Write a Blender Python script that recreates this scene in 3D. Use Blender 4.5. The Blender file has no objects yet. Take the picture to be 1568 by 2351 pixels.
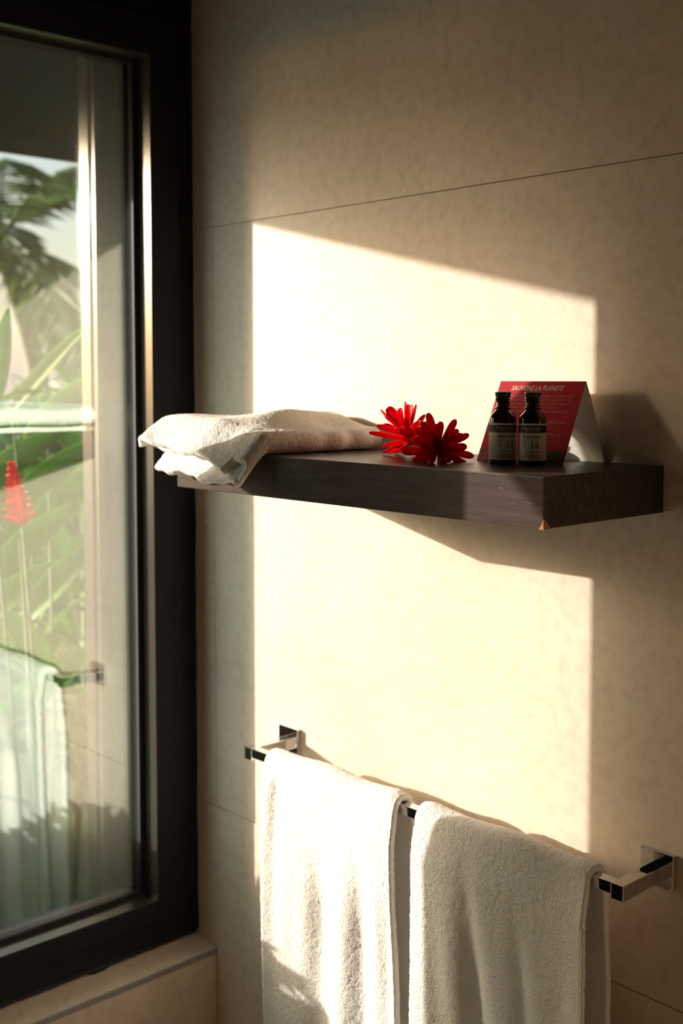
import bpy, bmesh, math, random
import numpy as np
from mathutils import Vector, Matrix, noise as mnoise

random.seed(7)
rng = np.random.default_rng(7)
scene = bpy.context.scene
COL = scene.collection

# ------------------------------------------------------------------ camera
F_PX, CX, CY = 2690.0, 784.0, 1040.0
YAW, PITCH = math.radians(47.15), math.radians(3.65)
CAM = Vector((0.0, -1.30, 1.55))
cam = bpy.data.cameras.new('camera')
cam_o = bpy.data.objects.new('camera', cam)
COL.objects.link(cam_o)
cam_o.location = CAM
cam_o.rotation_euler = (math.pi / 2 - PITCH, 0.0, YAW)
cam.sensor_width = 36.0
cam.sensor_fit = 'AUTO'
cam.lens = F_PX / 2351.0 * 36.0
cam.shift_x = (784.0 - CX) / 2351.0
cam.shift_y = -(1175.5 - CY) / 2351.0
cam.clip_start = 0.02
cam.clip_end = 300
cam.dof.use_dof = True
cam.dof.focus_distance = 1.50
cam.dof.aperture_fstop = 4.5
scene.camera = cam_o

# ------------------------------------------------------------------ light
SUN_DIR = Vector((1.671, 1.0, -0.3977)).normalized()
SUN_ELEV = math.asin(-SUN_DIR.z)
SUN_ROT = math.atan2(-SUN_DIR.x, -SUN_DIR.y)


def sun_lamp(name, strength, angle, color):
    l = bpy.data.lights.new(name, 'SUN')
    l.energy = strength
    l.angle = math.radians(angle)
    l.color = color
    o = bpy.data.objects.new(name, l)
    COL.objects.link(o)
    o.location = (-6, -4, 4)
    o.rotation_euler = SUN_DIR.to_track_quat('-Z', 'Y').to_euler()
    return o


sun_lamp('sun', 10.4, 0.35, (1.0, 0.935, 0.835))
sun_lamp('sun_aureole', 1.7, 4.0, (1.0, 0.82, 0.58))
sun_lamp('sun_haze', 4.3, 11.5, (1.0, 0.83, 0.60))      # forward scatter of the humid air around the sun

world = bpy.data.worlds.new('sky')
scene.world = world
world.use_nodes = True
wn = world.node_tree.nodes
wl = world.node_tree.links
wn.clear()
w_out = wn.new('ShaderNodeOutputWorld')
w_bg = wn.new('ShaderNodeBackground')
w_sky = wn.new('ShaderNodeTexSky')
w_sky.sky_type = 'NISHITA'
w_sky.sun_disc = False
w_sky.sun_elevation = SUN_ELEV
w_sky.sun_rotation = SUN_ROT
w_sky.air_density = 1.3
w_sky.dust_density = 2.0
w_bg.inputs['Strength'].default_value = 0.33
w_mix = wn.new('ShaderNodeMix')                     # thin bright haze over the clear sky
w_mix.data_type = 'RGBA'
w_mix.inputs[0].default_value = 0.45
w_mix.inputs[7].default_value = (2.3, 2.65, 2.95, 1)
wl.new(w_sky.outputs[0], w_mix.inputs[6])
wl.new(w_mix.outputs[2], w_bg.inputs[0])
wl.new(w_bg.outputs[0], w_out.inputs[0])

vs = scene.view_settings
vs.view_transform = 'Standard'
vs.look = 'None'
vs.gamma = 1.0
vs.use_curve_mapping = False
vs.exposure = 0.45


# ------------------------------------------------------------------ materials
class NT:
    def __init__(self, name):
        self.m = bpy.data.materials.new(name)
        self.m.use_nodes = True
        self.t = self.m.node_tree
        self.t.nodes.clear()
        self.out = self.n('ShaderNodeOutputMaterial')

    def n(self, kind, **kw):
        nd = self.t.nodes.new(kind)
        for k, v in kw.items():
            setattr(nd, k, v)
        return nd

    def l(self, a, b):
        self.t.links.new(a, b)


def principled(name, col, rough=0.5, metal=0.0, spec=0.5, coat=0.0, coat_rough=0.1,
               trans_mix=0.0, trans_col=None):
    q = NT(name)
    p = q.n('ShaderNodeBsdfPrincipled')
    p.inputs['Base Color'].default_value = (*col, 1)
    p.inputs['Roughness'].default_value = rough
    p.inputs['Metallic'].default_value = metal
    p.inputs['Specular IOR Level'].default_value = spec
    p.inputs['Coat Weight'].default_value = coat
    p.inputs['Coat Roughness'].default_value = coat_rough
    sh = p.outputs[0]
    q.p = p
    if trans_mix > 0:
        tr = q.n('ShaderNodeBsdfTranslucent')
        tr.inputs[0].default_value = (*(trans_col or col), 1)
        mx = q.n('ShaderNodeMixShader')
        mx.inputs[0].default_value = trans_mix
        q.l(p.outputs[0], mx.inputs[1])
        q.l(tr.outputs[0], mx.inputs[2])
        sh = mx.outputs[0]
        q.tr = tr
    q.l(sh, q.out.inputs[0])
    return q


def add_noise(q, stops, scale, detail=6.0, rough=0.6, coord='Object', vec_scale=None, second=None):
    tc = q.n('ShaderNodeTexCoord')
    src = tc.outputs[coord]
    if vec_scale:
        mp = q.n('ShaderNodeMapping')
        mp.inputs['Scale'].default_value = vec_scale
        q.l(src, mp.inputs[0])
        src = mp.outputs[0]
    no = q.n('ShaderNodeTexNoise')
    no.inputs['Scale'].default_value = scale
    no.inputs['Detail'].default_value = detail
    no.inputs['Roughness'].default_value = rough
    q.l(src, no.inputs['Vector'])
    rp = q.n('ShaderNodeValToRGB')
    els = rp.color_ramp.elements
    els[0].position, els[0].color = stops[0][0], (*stops[0][1], 1)
    els[1].position, els[1].color = stops[-1][0], (*stops[-1][1], 1)
    for pos, c in stops[1:-1]:
        e = els.new(pos)
        e.color = (*c, 1)
    q.l(no.outputs['Fac'], rp.inputs[0])
    return src, no, rp


def add_bump(q, src, scale, strength, dist, detail=4.0):
    no = q.n('ShaderNodeTexNoise')
    no.inputs['Scale'].default_value = scale
    no.inputs['Detail'].default_value = detail
    q.l(src, no.inputs['Vector'])
    b = q.n('ShaderNodeBump')
    b.inputs['Strength'].default_value = strength
    b.inputs['Distance'].default_value = dist
    q.l(no.outputs['Fac'], b.inputs['Height'])
    q.l(b.outputs[0], q.p.inputs['Normal'])
    return b


def stone_material(name, lo, mid, hi, rough=0.55):
    q = principled(name, mid, rough, spec=0.35)
    src, no, rp = add_noise(q, [(0.30, lo), (0.5, mid), (0.72, hi)], 3.2, 9.0, 0.62)
    # finer speckle multiplied on the broad clouds
    n2 = q.n('ShaderNodeTexNoise')
    n2.inputs['Scale'].default_value = 55.0
    n2.inputs['Detail'].default_value = 6.0
    q.l(src, n2.inputs['Vector'])
    r2 = q.n('ShaderNodeValToRGB')
    r2.color_ramp.elements[0].position = 0.33
    r2.color_ramp.elements[0].color = (0.88, 0.86, 0.84, 1)
    r2.color_ramp.elements[1].position = 0.55
    r2.color_ramp.elements[1].color = (1, 1, 1, 1)
    q.l(n2.outputs['Fac'], r2.inputs[0])
    mx = q.n('ShaderNodeMix', data_type='RGBA', blend_type='MULTIPLY')
    mx.inputs[0].default_value = 0.8
    q.l(rp.outputs[0], mx.inputs[6])
    q.l(r2.outputs[0], mx.inputs[7])
    q.l(mx.outputs[2], q.p.inputs['Base Color'])
    add_bump(q, src, 160.0, 0.12, 0.002)
    return q.m


M = {}
M['tile'] = stone_material('beige_stone_tile', (0.68, 0.560, 0.440), (0.74, 0.622, 0.500), (0.785, 0.67, 0.55))
M['grout'] = principled('grout', (0.30, 0.25, 0.19), 0.9).m
M['plaster'] = principled('plaster', (0.07, 0.053, 0.04), 0.9).m
M['bounce_panel'] = principled('cream_bounce_panel', (0.86, 0.72, 0.57), 0.7).m  # light tone of the unseen panels added to bounce light
M['floor'] = stone_material('floor_stone', (0.44, 0.35, 0.27), (0.50, 0.41, 0.32), (0.56, 0.46, 0.36))
M['sill_trim'] = principled('grey_edge_trim', (0.30, 0.30, 0.29), 0.45).m

q = principled('dark_frame_metal', (0.010, 0.010, 0.014), 0.55, spec=0.2)
M['frame'] = q.m
q = principled('satin_bead_metal', (0.10, 0.088, 0.074), 0.20, metal=0.5, spec=0.5)
M['bead'] = q.m
M['gasket'] = principled('black_rubber', (0.006, 0.006, 0.008), 0.7).m

# dark ceiling and eave timber
q = principled('dark_timber', (0.05, 0.035, 0.024), 0.8, spec=0.05)
src, no, rp = add_noise(q, [(0.3, (0.010, 0.008, 0.007)), (0.7, (0.022, 0.016, 0.013))], 6, 6, 0.6, vec_scale=(8, 0.6, 8))
q.l(rp.outputs[0], q.p.inputs['Base Color'])
M['timber'] = q.m

# espresso wood with gloss and scuffs
q = principled('espresso_wood', (0.018, 0.012, 0.010), 0.33, spec=0.10)
src, no, rp = add_noise(q, [(0.35, (0.046, 0.032, 0.028)), (0.6, (0.075, 0.052, 0.045)), (0.8, (0.110, 0.076, 0.062))],
                        9, 8, 0.7, vec_scale=(1.2, 14, 14))
s2 = q.n('ShaderNodeTexNoise')
s2.inputs['Scale'].default_value = 60
s2.inputs['Detail'].default_value = 3
mp = q.n('ShaderNodeMapping')
mp.inputs['Scale'].default_value = (1.0, 6, 9)
tc = q.n('ShaderNodeTexCoord')
q.l(tc.outputs['Object'], mp.inputs[0])
q.l(mp.outputs[0], s2.inputs['Vector'])
r2 = q.n('ShaderNodeValToRGB')
r2.color_ramp.elements[0].position = 0.71
r2.color_ramp.elements[0].color = (0, 0, 0, 1)
r2.color_ramp.elements[1].position = 0.76
r2.color_ramp.elements[1].color = (1, 1, 1, 1)
q.l(s2.outputs['Fac'], r2.inputs[0])
mx = q.n('ShaderNodeMix', data_type='RGBA')
q.l(r2.outputs[0], mx.inputs[0])
q.l(rp.outputs[0], mx.inputs[6])
mx.inputs[7].default_value = (0.20, 0.15, 0.11, 1)
q.l(mx.outputs[2], q.p.inputs['Base Color'])
M['shelf'] = q.m
M['raw_wood'] = principled('raw_wood', (0.34, 0.15, 0.06), 0.8).m

M['chrome'] = principled('chrome', (0.68, 0.68, 0.70), 0.06, metal=1.0).m


def terry(name, col):
    q = principled(name, col, 0.95, spec=0.1)
    q.p.inputs['Sheen Weight'].default_value = 0.25
    q.p.inputs['Sheen Roughness'].default_value = 0.5
    src, no, rp = add_noise(q, [(0.3, tuple(c * 0.90 for c in col)), (0.7, col)], 300, 4, 0.7)
    q.l(rp.outputs[0], q.p.inputs['Base Color'])
    add_bump(q, src, 380.0, 0.85, 0.0022, 3.0)
    return q.m


M['terry'] = terry('white_terry', (0.94, 0.905, 0.85))
M['hem'] = terry('white_woven_hem', (0.80, 0.76, 0.70))

# coated window glass: reflects a fair share, passes the rest
q = NT('window_glass')
tr = q.n('ShaderNodeBsdfTransparent')
tr.inputs[0].default_value = (0.962, 0.952, 0.935, 1)
gl = q.n('ShaderNodeBsdfGlossy')
gl.inputs['Roughness'].default_value = 0.0
gl.inputs['Color'].default_value = (0.80, 0.94, 1.0, 1)
fr = q.n('ShaderNodeFresnel')
fr.inputs['IOR'].default_value = 1.5
ad = q.n('ShaderNodeMath', operation='ADD')
ad.inputs[1].default_value = 0.225
q.l(fr.outputs[0], ad.inputs[0])
mx = q.n('ShaderNodeMixShader')
q.l(ad.outputs[0], mx.inputs[0])
q.l(tr.outputs[0], mx.inputs[1])
q.l(gl.outputs[0], mx.inputs[2])
q.l(mx.outputs[0], q.out.inputs[0])
M['glass'] = q.m

M['amber'] = principled('amber_bottle_glass', (0.035, 0.010, 0.004), 0.06, spec=0.6, coat=0.3).m
M['cap'] = principled('black_cap', (0.008, 0.008, 0.009), 0.28).m
M['label'] = principled('kraft_label', (0.74, 0.66, 0.54), 0.7).m
M['label_band'] = principled('label_black_band', (0.012, 0.014, 0.018), 0.6).m
M['ink'] = principled('black_ink', (0.02, 0.02, 0.025), 0.7).m
M['ink_grey'] = principled('grey_ink', (0.20, 0.18, 0.16), 0.7).m
M['ink_red'] = principled('red_ink', (0.30, 0.10, 0.09), 0.7).m
M['ink_white'] = principled('white_ink', (0.50, 0.48, 0.44), 0.7).m
M['card_red'] = principled('red_card', (0.46, 0.006, 0.022), 0.45, spec=0.4).m
M['card_white'] = principled('white_card', (0.80, 0.77, 0.72), 0.7, trans_mix=0.25).m
M['card_dark'] = principled('card_foot_band', (0.16, 0.03, 0.045), 0.5).m
M['card_text'] = principled('card_text', (0.90, 0.66, 0.52), 0.6).m
M['card_text2'] = principled('card_small_text', (0.62, 0.14, 0.14), 0.6).m
M['logo_blue'] = principled('logo_navy', (0.02, 0.03, 0.07), 0.6).m
M['logo_maroon'] = principled('logo_maroon', (0.22, 0.01, 0.03), 0.6).m

q = principled('red_bract', (0.70, 0.004, 0.018), 0.32, spec=0.4, trans_mix=0.42, trans_col=(1.0, 0.01, 0.04))
src, no, rp = add_noise(q, [(0.3, (0.52, 0.003, 0.014)), (0.7, (0.82, 0.006, 0.026))], 40, 4, 0.6)
q.l(rp.outputs[0], q.p.inputs['Base Color'])
M['bract'] = q.m


def leaf_mat(name, a, b, t, rough=0.35):
    q = principled(name, a, rough, spec=0.5, trans_mix=0.35, trans_col=t)
    src, no, rp = add_noise(q, [(0.3, a), (0.7, b)], 5, 4, 0.6)
    q.l(rp.outputs[0], q.p.inputs['Base Color'])
    return q.m


M['leaf'] = leaf_mat('ginger_leaf', (0.055, 0.20, 0.012), (0.12, 0.34, 0.03), (0.16, 0.46, 0.02))
M['leaf_pale'] = leaf_mat('ginger_leaf_pale', (0.26, 0.40, 0.14), (0.42, 0.54, 0.27), (0.35, 0.6, 0.15))
M['bush'] = leaf_mat('bush_leaf', (0.04, 0.13, 0.02), (0.09, 0.23, 0.04), (0.10, 0.30, 0.03))
M['palm'] = leaf_mat('palm_leaflet', (0.030, 0.075, 0.020), (0.07, 0.14, 0.03), (0.08, 0.16, 0.02))
M['stem'] = principled('green_stem', (0.06, 0.13, 0.025), 0.6).m
q = principled('palm_bark', (0.26, 0.23, 0.19), 0.9)
src, no, rp = add_noise(q, [(0.3, (0.18, 0.155, 0.125)), (0.7, (0.34, 0.31, 0.26))], 4, 5, 0.6, vec_scale=(1, 1, 9))
q.l(rp.outputs[0], q.p.inputs['Base Color'])
M['bark'] = q.m
q = principled('lawn', (0.16, 0.26, 0.06), 0.9)
src, no, rp = add_noise(q, [(0.3, (0.045, 0.060, 0.022)), (0.7, (0.09, 0.11, 0.04))], 3, 8, 0.7)
q.l(rp.outputs[0], q.p.inputs['Base Color'])
M['lawn'] = q.m


# ------------------------------------------------------------------ builders
def mesh_obj(name, verts, faces, mat, parent=None, smooth=False, inv=True):
    me = bpy.data.meshes.new(name)
    me.from_pydata([tuple(v) for v in verts], [], [tuple(f) for f in faces])
    me.update()
    if smooth:
        me.polygons.foreach_set('use_smooth', [True] * len(me.polygons))
    return link(name, me, mat, parent, inv)


def link(name, me, mat, parent=None, inv=True):
    if mat is not None and not me.materials:
        me.materials.append(mat)
    o = bpy.data.objects.new(name, me)
    COL.objects.link(o)
    if parent is not None:
        o.parent = parent
        if inv:
            o.matrix_parent_inverse = Matrix.Translation(-ROOTLOC.get(parent.name, Vector((0, 0, 0))))
    return o


ROOTLOC = {}


def tag(o, label=None, cat=None, group=None, kind=None):
    for k, v in (('label', label), ('category', cat), ('group', group), ('kind', kind)):
        if v:
            o[k] = v
    return o


def empty(name, loc, rz=0.0):
    o = bpy.data.objects.new(name, None)
    COL.objects.link(o)
    o.empty_display_size = 0.05
    o.location = loc
    o.rotation_euler = (0, 0, rz)
    ROOTLOC[o.name] = Vector(loc)
    return o


def bm_box(bm, x0, x1, y0, y1, z0, z1, bevel=0.0, seg=2):
    r = bmesh.ops.create_cube(bm, size=1.0)
    vs_ = r['verts']
    bmesh.ops.scale(bm, vec=(x1 - x0, y1 - y0, z1 - z0), verts=vs_)
    bmesh.ops.translate(bm, vec=((x0 + x1) / 2, (y0 + y1) / 2, (z0 + z1) / 2), verts=vs_)
    if bevel > 0:
        ed = list({e for v in vs_ for e in v.link_edges})
        bmesh.ops.bevel(bm, geom=ed, offset=bevel, segments=seg, affect='EDGES', profile=0.7)


def bm_done(bm, name, mat, parent=None, smooth=False, inv=True):
    bmesh.ops.recalc_face_normals(bm, faces=bm.faces)
    me = bpy.data.meshes.new(name)
    bm.to_mesh(me)
    bm.free()
    if smooth:
        me.polygons.foreach_set('use_smooth', [True] * len(me.polygons))
    return link(name, me, mat, parent, inv)


def box(name, x0, x1, y0, y1, z0, z1, mat, parent=None, bevel=0.0, inv=True):
    bm = bmesh.new()
    bm_box(bm, x0, x1, y0, y1, z0, z1, bevel)
    return bm_done(bm, name, mat, parent, inv=inv)


def boxes(name, lst, mat, parent=None, bevel=0.0):
    bm = bmesh.new()
    for b in lst:
        bm_box(bm, *b, bevel)
    return bm_done(bm, name, mat, parent)


def lathe(name, prof, mat, parent=None, seg=48, inv=True, smooth=True):
    vs_, fs = [], []
    for r, z in prof:
        for k in range(seg):
            a = 2 * math.pi * k / seg
            vs_.append((r * math.cos(a), r * math.sin(a), z))
    n = len(prof)
    for i in range(n - 1):
        for k in range(seg):
            k2 = (k + 1) % seg
            fs.append((i * seg + k, i * seg + k2, (i + 1) * seg + k2, (i + 1) * seg + k))
    fs.append(tuple(reversed(range(seg))))
    fs.append(tuple((n - 1) * seg + k for k in range(seg)))
    o = mesh_obj(name, vs_, fs, mat, parent, smooth, inv)
    if smooth:
        try:
            o.data.set_sharp_from_angle(angle=math.radians(35))
        except Exception:
            pass
    return o


def tube(name, pts, rads, mat, parent=None, seg=10, inv=True):
    pts = [Vector(p) for p in pts]
    vs_, fs = [], []
    for i, p in enumerate(pts):
        t = (pts[min(i + 1, len(pts) - 1)] - pts[max(i - 1, 0)]).normalized()
        u = t.cross(Vector((0.31, 0.9, 0.13))).normalized()
        w = t.cross(u)
        r = rads[i] if hasattr(rads, '__len__') else rads
        for k in range(seg):
            a = 2 * math.pi * k / seg
            vs_.append(p + (u * math.cos(a) + w * math.sin(a)) * r)
    for i in range(len(pts) - 1):
        for k in range(seg):
            k2 = (k + 1) % seg
            fs.append((i * seg + k, i * seg + k2, (i + 1) * seg + k2, (i + 1) * seg + k))
    fs.append(tuple(reversed(range(seg))))
    fs.append(tuple((len(pts) - 1) * seg + k for k in range(seg)))
    return mesh_obj(name, vs_, fs, mat, parent, True, inv)


def text_geom(s, size, shear=0.0, bold=0.0, align='LEFT', spacing=1.0):
    cu = bpy.data.curves.new('t', 'FONT')
    cu.body = s
    cu.size = size
    cu.shear = shear
    cu.offset = bold
    cu.align_x = align
    cu.space_character = spacing
    cu.resolution_u = 3
    o = bpy.data.objects.new('t', cu)
    COL.objects.link(o)
    bpy.context.view_layer.update()
    me = bpy.data.meshes.new_from_object(o.evaluated_get(bpy.context.evaluated_depsgraph_get()))
    vs_ = [v.co.copy() for v in me.vertices]
    fs = [tuple(p.vertices) for p in me.polygons]
    bpy.data.objects.remove(o)
    bpy.data.curves.remove(cu)
    bpy.data.meshes.remove(me)
    return vs_, fs


# ================================================================== the room
XW = -1.811          # inner face of the fixed window frame
XS = -1.7517         # inner face of the window wall below the sill
JOINTS = [0.0, 0.744, 1.8263, 2.5]
TILE_X = [XW - 0.01, -1.7480, -0.62, 0.58, 0.80]

wall_back = box('wall_back', -1.94, 0.80, 0.012, 0.16, 0.0, 2.5, M['grout'])
tag(wall_back, kind='structure')
k = 0
for zi in range(3):
    for xi in range(4):
        x0, x1 = TILE_X[xi] + 0.0005, TILE_X[xi + 1] - 0.0005
        z0, z1 = JOINTS[zi] + 0.0005, JOINTS[zi + 1] - 0.0005
        lip = (0.0, -0.0012, 0.0006, -0.0005)[(xi + 2 * zi) % 4] if zi != 1 else 0.0
        box('tile', x0, x1, lip, 0.0135, z0, z1, M['tile'], wall_back, bevel=0.0006)

floor = tag(box('floor', -1.94, 0.80, -2.0, 0.16, -0.1, 0.0, M['floor']), kind='structure')
ceiling = tag(box('ceiling', -1.94, 0.80, -2.0, 0.16, 2.5, 2.6, M['timber']), kind='structure')
tag(box('wall_right', 0.80, 0.92, -2.0, 0.16, 0.0, 2.5, M['plaster']), kind='structure')
tag(box('wall_front', -1.94, 0.92, -2.12, -2.0, 0.0, 2.5, M['plaster']), kind='structure')
# cream reflector panels added unseen behind and beside the camera to lift the shade
tag(box('bounce_panel_front', XS + 0.05, 0.78, -2.0, -1.98, 0.0, 1.40, M['bounce_panel'], None, 0.003), kind='structure')
tag(box('bounce_panel_right', 0.78, 0.80, -2.0, -0.0015, 0.0, 1.40, M['bounce_panel'], None, 0.003), kind='structure')

# the window wall: parapet under the window, solid beyond it, lintel over it
Y_END = -1.343
wall_left = boxes('wall_left', [
    (-1.94, XS - 0.012, Y_END, 0.012, 0.0, 0.4600),
    (-1.94, XS - 0.012, -2.0, Y_END, 0.0, 2.5),
    (-1.94, XW + 0.02, Y_END, 0.012, 2.248, 2.5)], M['grout'])
tag(wall_left, kind='structure')
ty = [0.0, -0.70, -1.343, -2.0]
for i in range(3):
    z1 = 0.4560 if i < 2 else 2.5
    box('tile', XS - 0.0135, XS, ty[i + 1] + 0.001, ty[i] - 0.001, 0.0, z1, M['tile'], wall_left, bevel=0.0009)

# sill: stone slab falling slightly to the room, with a grey edge trim
sill = empty('trim_1', (XS, -0.67, 0.465))
tag(sill, kind='structure')
mesh_obj('sill_slab',
         [(-1.95, 0.0, 0.4600), (XS + 0.000, 0.0, 0.4575), (XS + 0.000, 0.0, 0.4675), (-1.95, 0.0, 0.4960),
          (-1.95, Y_END, 0.4600), (XS + 0.000, Y_END, 0.4575), (XS + 0.000, Y_END, 0.4675), (-1.95, Y_END, 0.4960)],
         [(0, 1, 2, 3), (7, 6, 5, 4), (3, 2, 6, 7), (1, 0, 4, 5), (2, 1, 5, 6), (0, 3, 7, 4)], M['tile'], sill)
bm = bmesh.new()
bm_box(bm, XS - 0.004, XS + 0.0022, Y_END, -0.0005, 0.4560, 0.4672, 0.0018, 3)
bm_done(bm, 'edge_trim', M['sill_trim'], sill)


# unseen timber door added beyond the windows so the chrome reflects something dark
door = empty('added_dark_door', (XS, -1.68, 0.0))
tag(door, kind='structure')
box('door_leaf', XS - 0.002, XS + 0.030, -1.965, -1.395, 0.004, 2.30, M['timber'], door, 0.002)
boxes('door_frame', [(XS - 0.002, XS + 0.040, -1.395, -1.350, 0.0, 2.345), (XS - 0.002, XS + 0.040, -1.998, -1.965, 0.0, 2.345),
                     (XS - 0.002, XS + 0.040, -1.965, -1.395, 2.30, 2.345)], M['timber'], door, 0.002)
tube('door_handle', [(XS + 0.030, -1.45, 1.0), (XS + 0.075, -1.45, 1.0), (XS + 0.080, -1.46, 1.0), (XS + 0.080, -1.57, 1.0)], 0.008, M['chrome'], door)


# ------------------------------------------------------------------ windows
def make_window(n, dy):
    """One framed casement: frame, sash, glazing bead, gasket, pane and outer frame."""
    w = empty('window_%d' % n, (XW, dy - 0.336, 0.4835))
    tag(w, kind='structure')
    y0, y1 = dy - 0.0005, dy - 0.6705
    zb, zt = 0.4835, 2.248
    # fixed frame with a 45 mm face
    boxes('window_frame', [
        (-1.90, XW, y0 - 0.048, y0, zb, zt),
        (-1.90, XW, y1, y1 + 0.048, zb, zt),
        (-1.90, XW, y1 + 0.048, y0 - 0.048, zb, zb + 0.0515),
        (-1.90, XW, y1 + 0.048, y0 - 0.048, zt - 0.062, zt)], M['frame'], w, 0.0015)
    # sash standing 14 mm proud of it
    xs = -1.797
    sy0, sy1 = dy - 0.040, dy - 0.628
    iy0, iy1 = dy - 0.0988, dy - 0.576
    sz0, sz1 = 0.5347, 2.195
    iz0, iz1 = 0.5735, 2.127
    s = boxes('sash', [
        (-1.846, xs, iy0, sy0, sz0, sz1),
        (-1.846, xs, sy1, iy1, sz0, sz1),
        (-1.846, xs, iy1, iy0, sz0, iz0),
        (-1.846, xs, iy1, iy0, iz1, sz1)], M['frame'], w, 0.0018)
    # glazing bead lining the sash opening: thin satin strips
    t = 0.0016
    boxes('glazing_bead', [
        (-1.838, xs - 0.0015, iy0 - t, iy0, iz0, iz1),
        (-1.838, xs - 0.0015, iy1, iy1 + t, iz0, iz1),
        (-1.838, xs - 0.0015, iy1 + t, iy0 - t, iz0, iz0 + t),
        (-1.838, xs - 0.0015, iy1 + t, iy0 - t, iz1 - t, iz1)], M['bead'], w)
    g = 0.013
    boxes('gasket', [
        (-1.852, -1.838, iy0 - g, iy0 + 0.004, iz0 - .003, iz1 + .003),
        (-1.852, -1.838, iy1 - 0.004, iy1 + g, iz0 - .003, iz1 + .003),
        (-1.852, -1.838, iy1 + g, iy0 - g, iz0 - .003, iz0 + 0.009),
        (-1.852, -1.838, iy1 + g, iy0 - g, iz1 - 0.009, iz1 + .003)], M['gasket'], w, 0.001)
    box('pane', -1.848, -1.842, iy1 + g - 0.002, iy0 - g + 0.002, iz0 + 0.007, iz1 - 0.007, M['glass'], w)
    # outer frame behind the glass: dark face to the room, stepped light return
    oy0, oy1 = dy - 0.1480, dy - 0.640
    boxes('outer_frame', [
        (-1.960, -1.907, oy0 + 0.009, dy - 0.030, zb, zt),
        (-1.935, -1.907, dy - 0.6705, oy1, zb, zt),
        (-1.935, -1.907, oy1, oy0, zb, zb + 0.075),
        (-1.935, -1.907, oy1, oy0, zt - 0.09, zt)], M['frame'], w, 0.0012)
    boxes('outer_rail', [
        (-1.9175, -1.9065, oy0 - 0.0012, oy0 + 0.010, zb + 0.075, zt - 0.09),
        (-1.962, -1.9305, oy0 - 0.0012, oy0 + 0.03, zb + 0.060, zt - 0.06)], M['bead'], w)
    return w


win1 = make_window(1, 0.0)
win2 = make_window(2, -0.672)

# uneven black sealant squeezed out under the first frame and up its wall edge
vs_, fs = [], []
N = 90
for i in range(N + 1):
    y = -0.004 - 0.66 * i / N
    h = 0.0025 + 0.0022 * mnoise.noise(Vector((y * 30, 0, 3))) + 0.0012 * mnoise.noise(Vector((y * 90, 5, 0)))
    if -0.275 < y < -0.195:
        h += 0.006 * max(0.0, math.sin((y + 0.195) / -0.08 * math.pi * 1.5)) ** 1.0
    h = max(h, 0.0012)
    z0 = 0.4835
    vs_ += [(XW - 0.004, y, z0 + 0.003), (XW + 0.0022, y, z0 + 0.002), (XW + 0.0035, y, z0 - h), (XW - 0.004, y, z0 - h - 0.001)]
for i in range(N):
    for a in range(4):
        b = (a + 1) % 4
        fs.append((i * 4 + a, i * 4 + b, i * 4 + 4 + b, i * 4 + 4 + a))
fs += [(3, 2, 1, 0), (N * 4, N * 4 + 1, N * 4 + 2, N * 4 + 3)]
mesh_obj('sealant', vs_, fs, M['gasket'], win1, True)
vs_, fs = [], []
N = 110
for i in range(N + 1):
    z = 0.486 + 1.76 * i / N
    h = max(0.0008, 0.0026 + 0.0035 * mnoise.noise(Vector((z * 9, 1, 3))) + 0.0015 * mnoise.noise(Vector((z * 40, 5, 0))))
    vs_ += [(XW - 0.003, -0.0005, z), (XW + h, -0.0004, z), (XW + h * 0.8, -0.0022, z), (XW - 0.003, -0.0032, z)]
for i in range(N):
    for a in range(4):
        b = (a + 1) % 4
        fs.append((i * 4 + a, i * 4 + b, i * 4 + 4 + b, i * 4 + 4 + a))
fs += [(3, 2, 1, 0), (N * 4, N * 4 + 1, N * 4 + 2, N * 4 + 3)]
mesh_obj('sealant', vs_, fs, M['gasket'], win1, True)

# ------------------------------------------------------------------ outdoors setting
tag(box('ground', -60, -1.94, -40, 60, -0.6, -0.35, M['lawn']), kind='structure')
eave = boxes('roof_eave', [(-3.46, -1.94, -5.0, 4.0, 2.308, 2.41), (-3.50, -3.455, -5.0, 4.0, 2.265, 2.46)], M['timber'])
tag(eave, kind='structure')

# ================================================================== shelf
SX0, SX1, SYF, SZ0, SZ1 = -1.514, -0.8035, -0.2460, 1.3805, 1.4400
bm = bmesh.new()
bm_box(bm, SX0, SX1, SYF, 0.0, SZ0, SZ1, 0.0014, 2)
shelf = bm_done(bm, 'wall_shelf', M['shelf'])
tag(shelf, 'dark espresso wooden floating shelf fixed to the beige tile wall', 'shelf')
# chipped lower front corner showing raw wood
mesh_obj('chip', [(SX1 + .0006, SYF - .0006, SZ0 - .0004), (SX1 + .0006, SYF + .013, SZ0 - .0004), (SX1 + .0007, SYF + .010, SZ0 + .004),
                  (SX1 + .0007, SYF + .004, SZ0 + .009), (SX1 + .0006, SYF - .0006, SZ0 + .012), (SX1 - .003, SYF - .0007, SZ0 + .004),
                  (SX1 - .006, SYF - .0006, SZ0 - .0004), (SX1 - .002, SYF + .004, SZ0 + .003)],
         [(0, 1, 2, 3, 4), (0, 4, 5, 6), (0, 6, 7, 1), (1, 7, 2), (2, 7, 3), (3, 7, 4), (4, 7, 5), (5, 7, 6)], M['raw_wood'], shelf)

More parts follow.
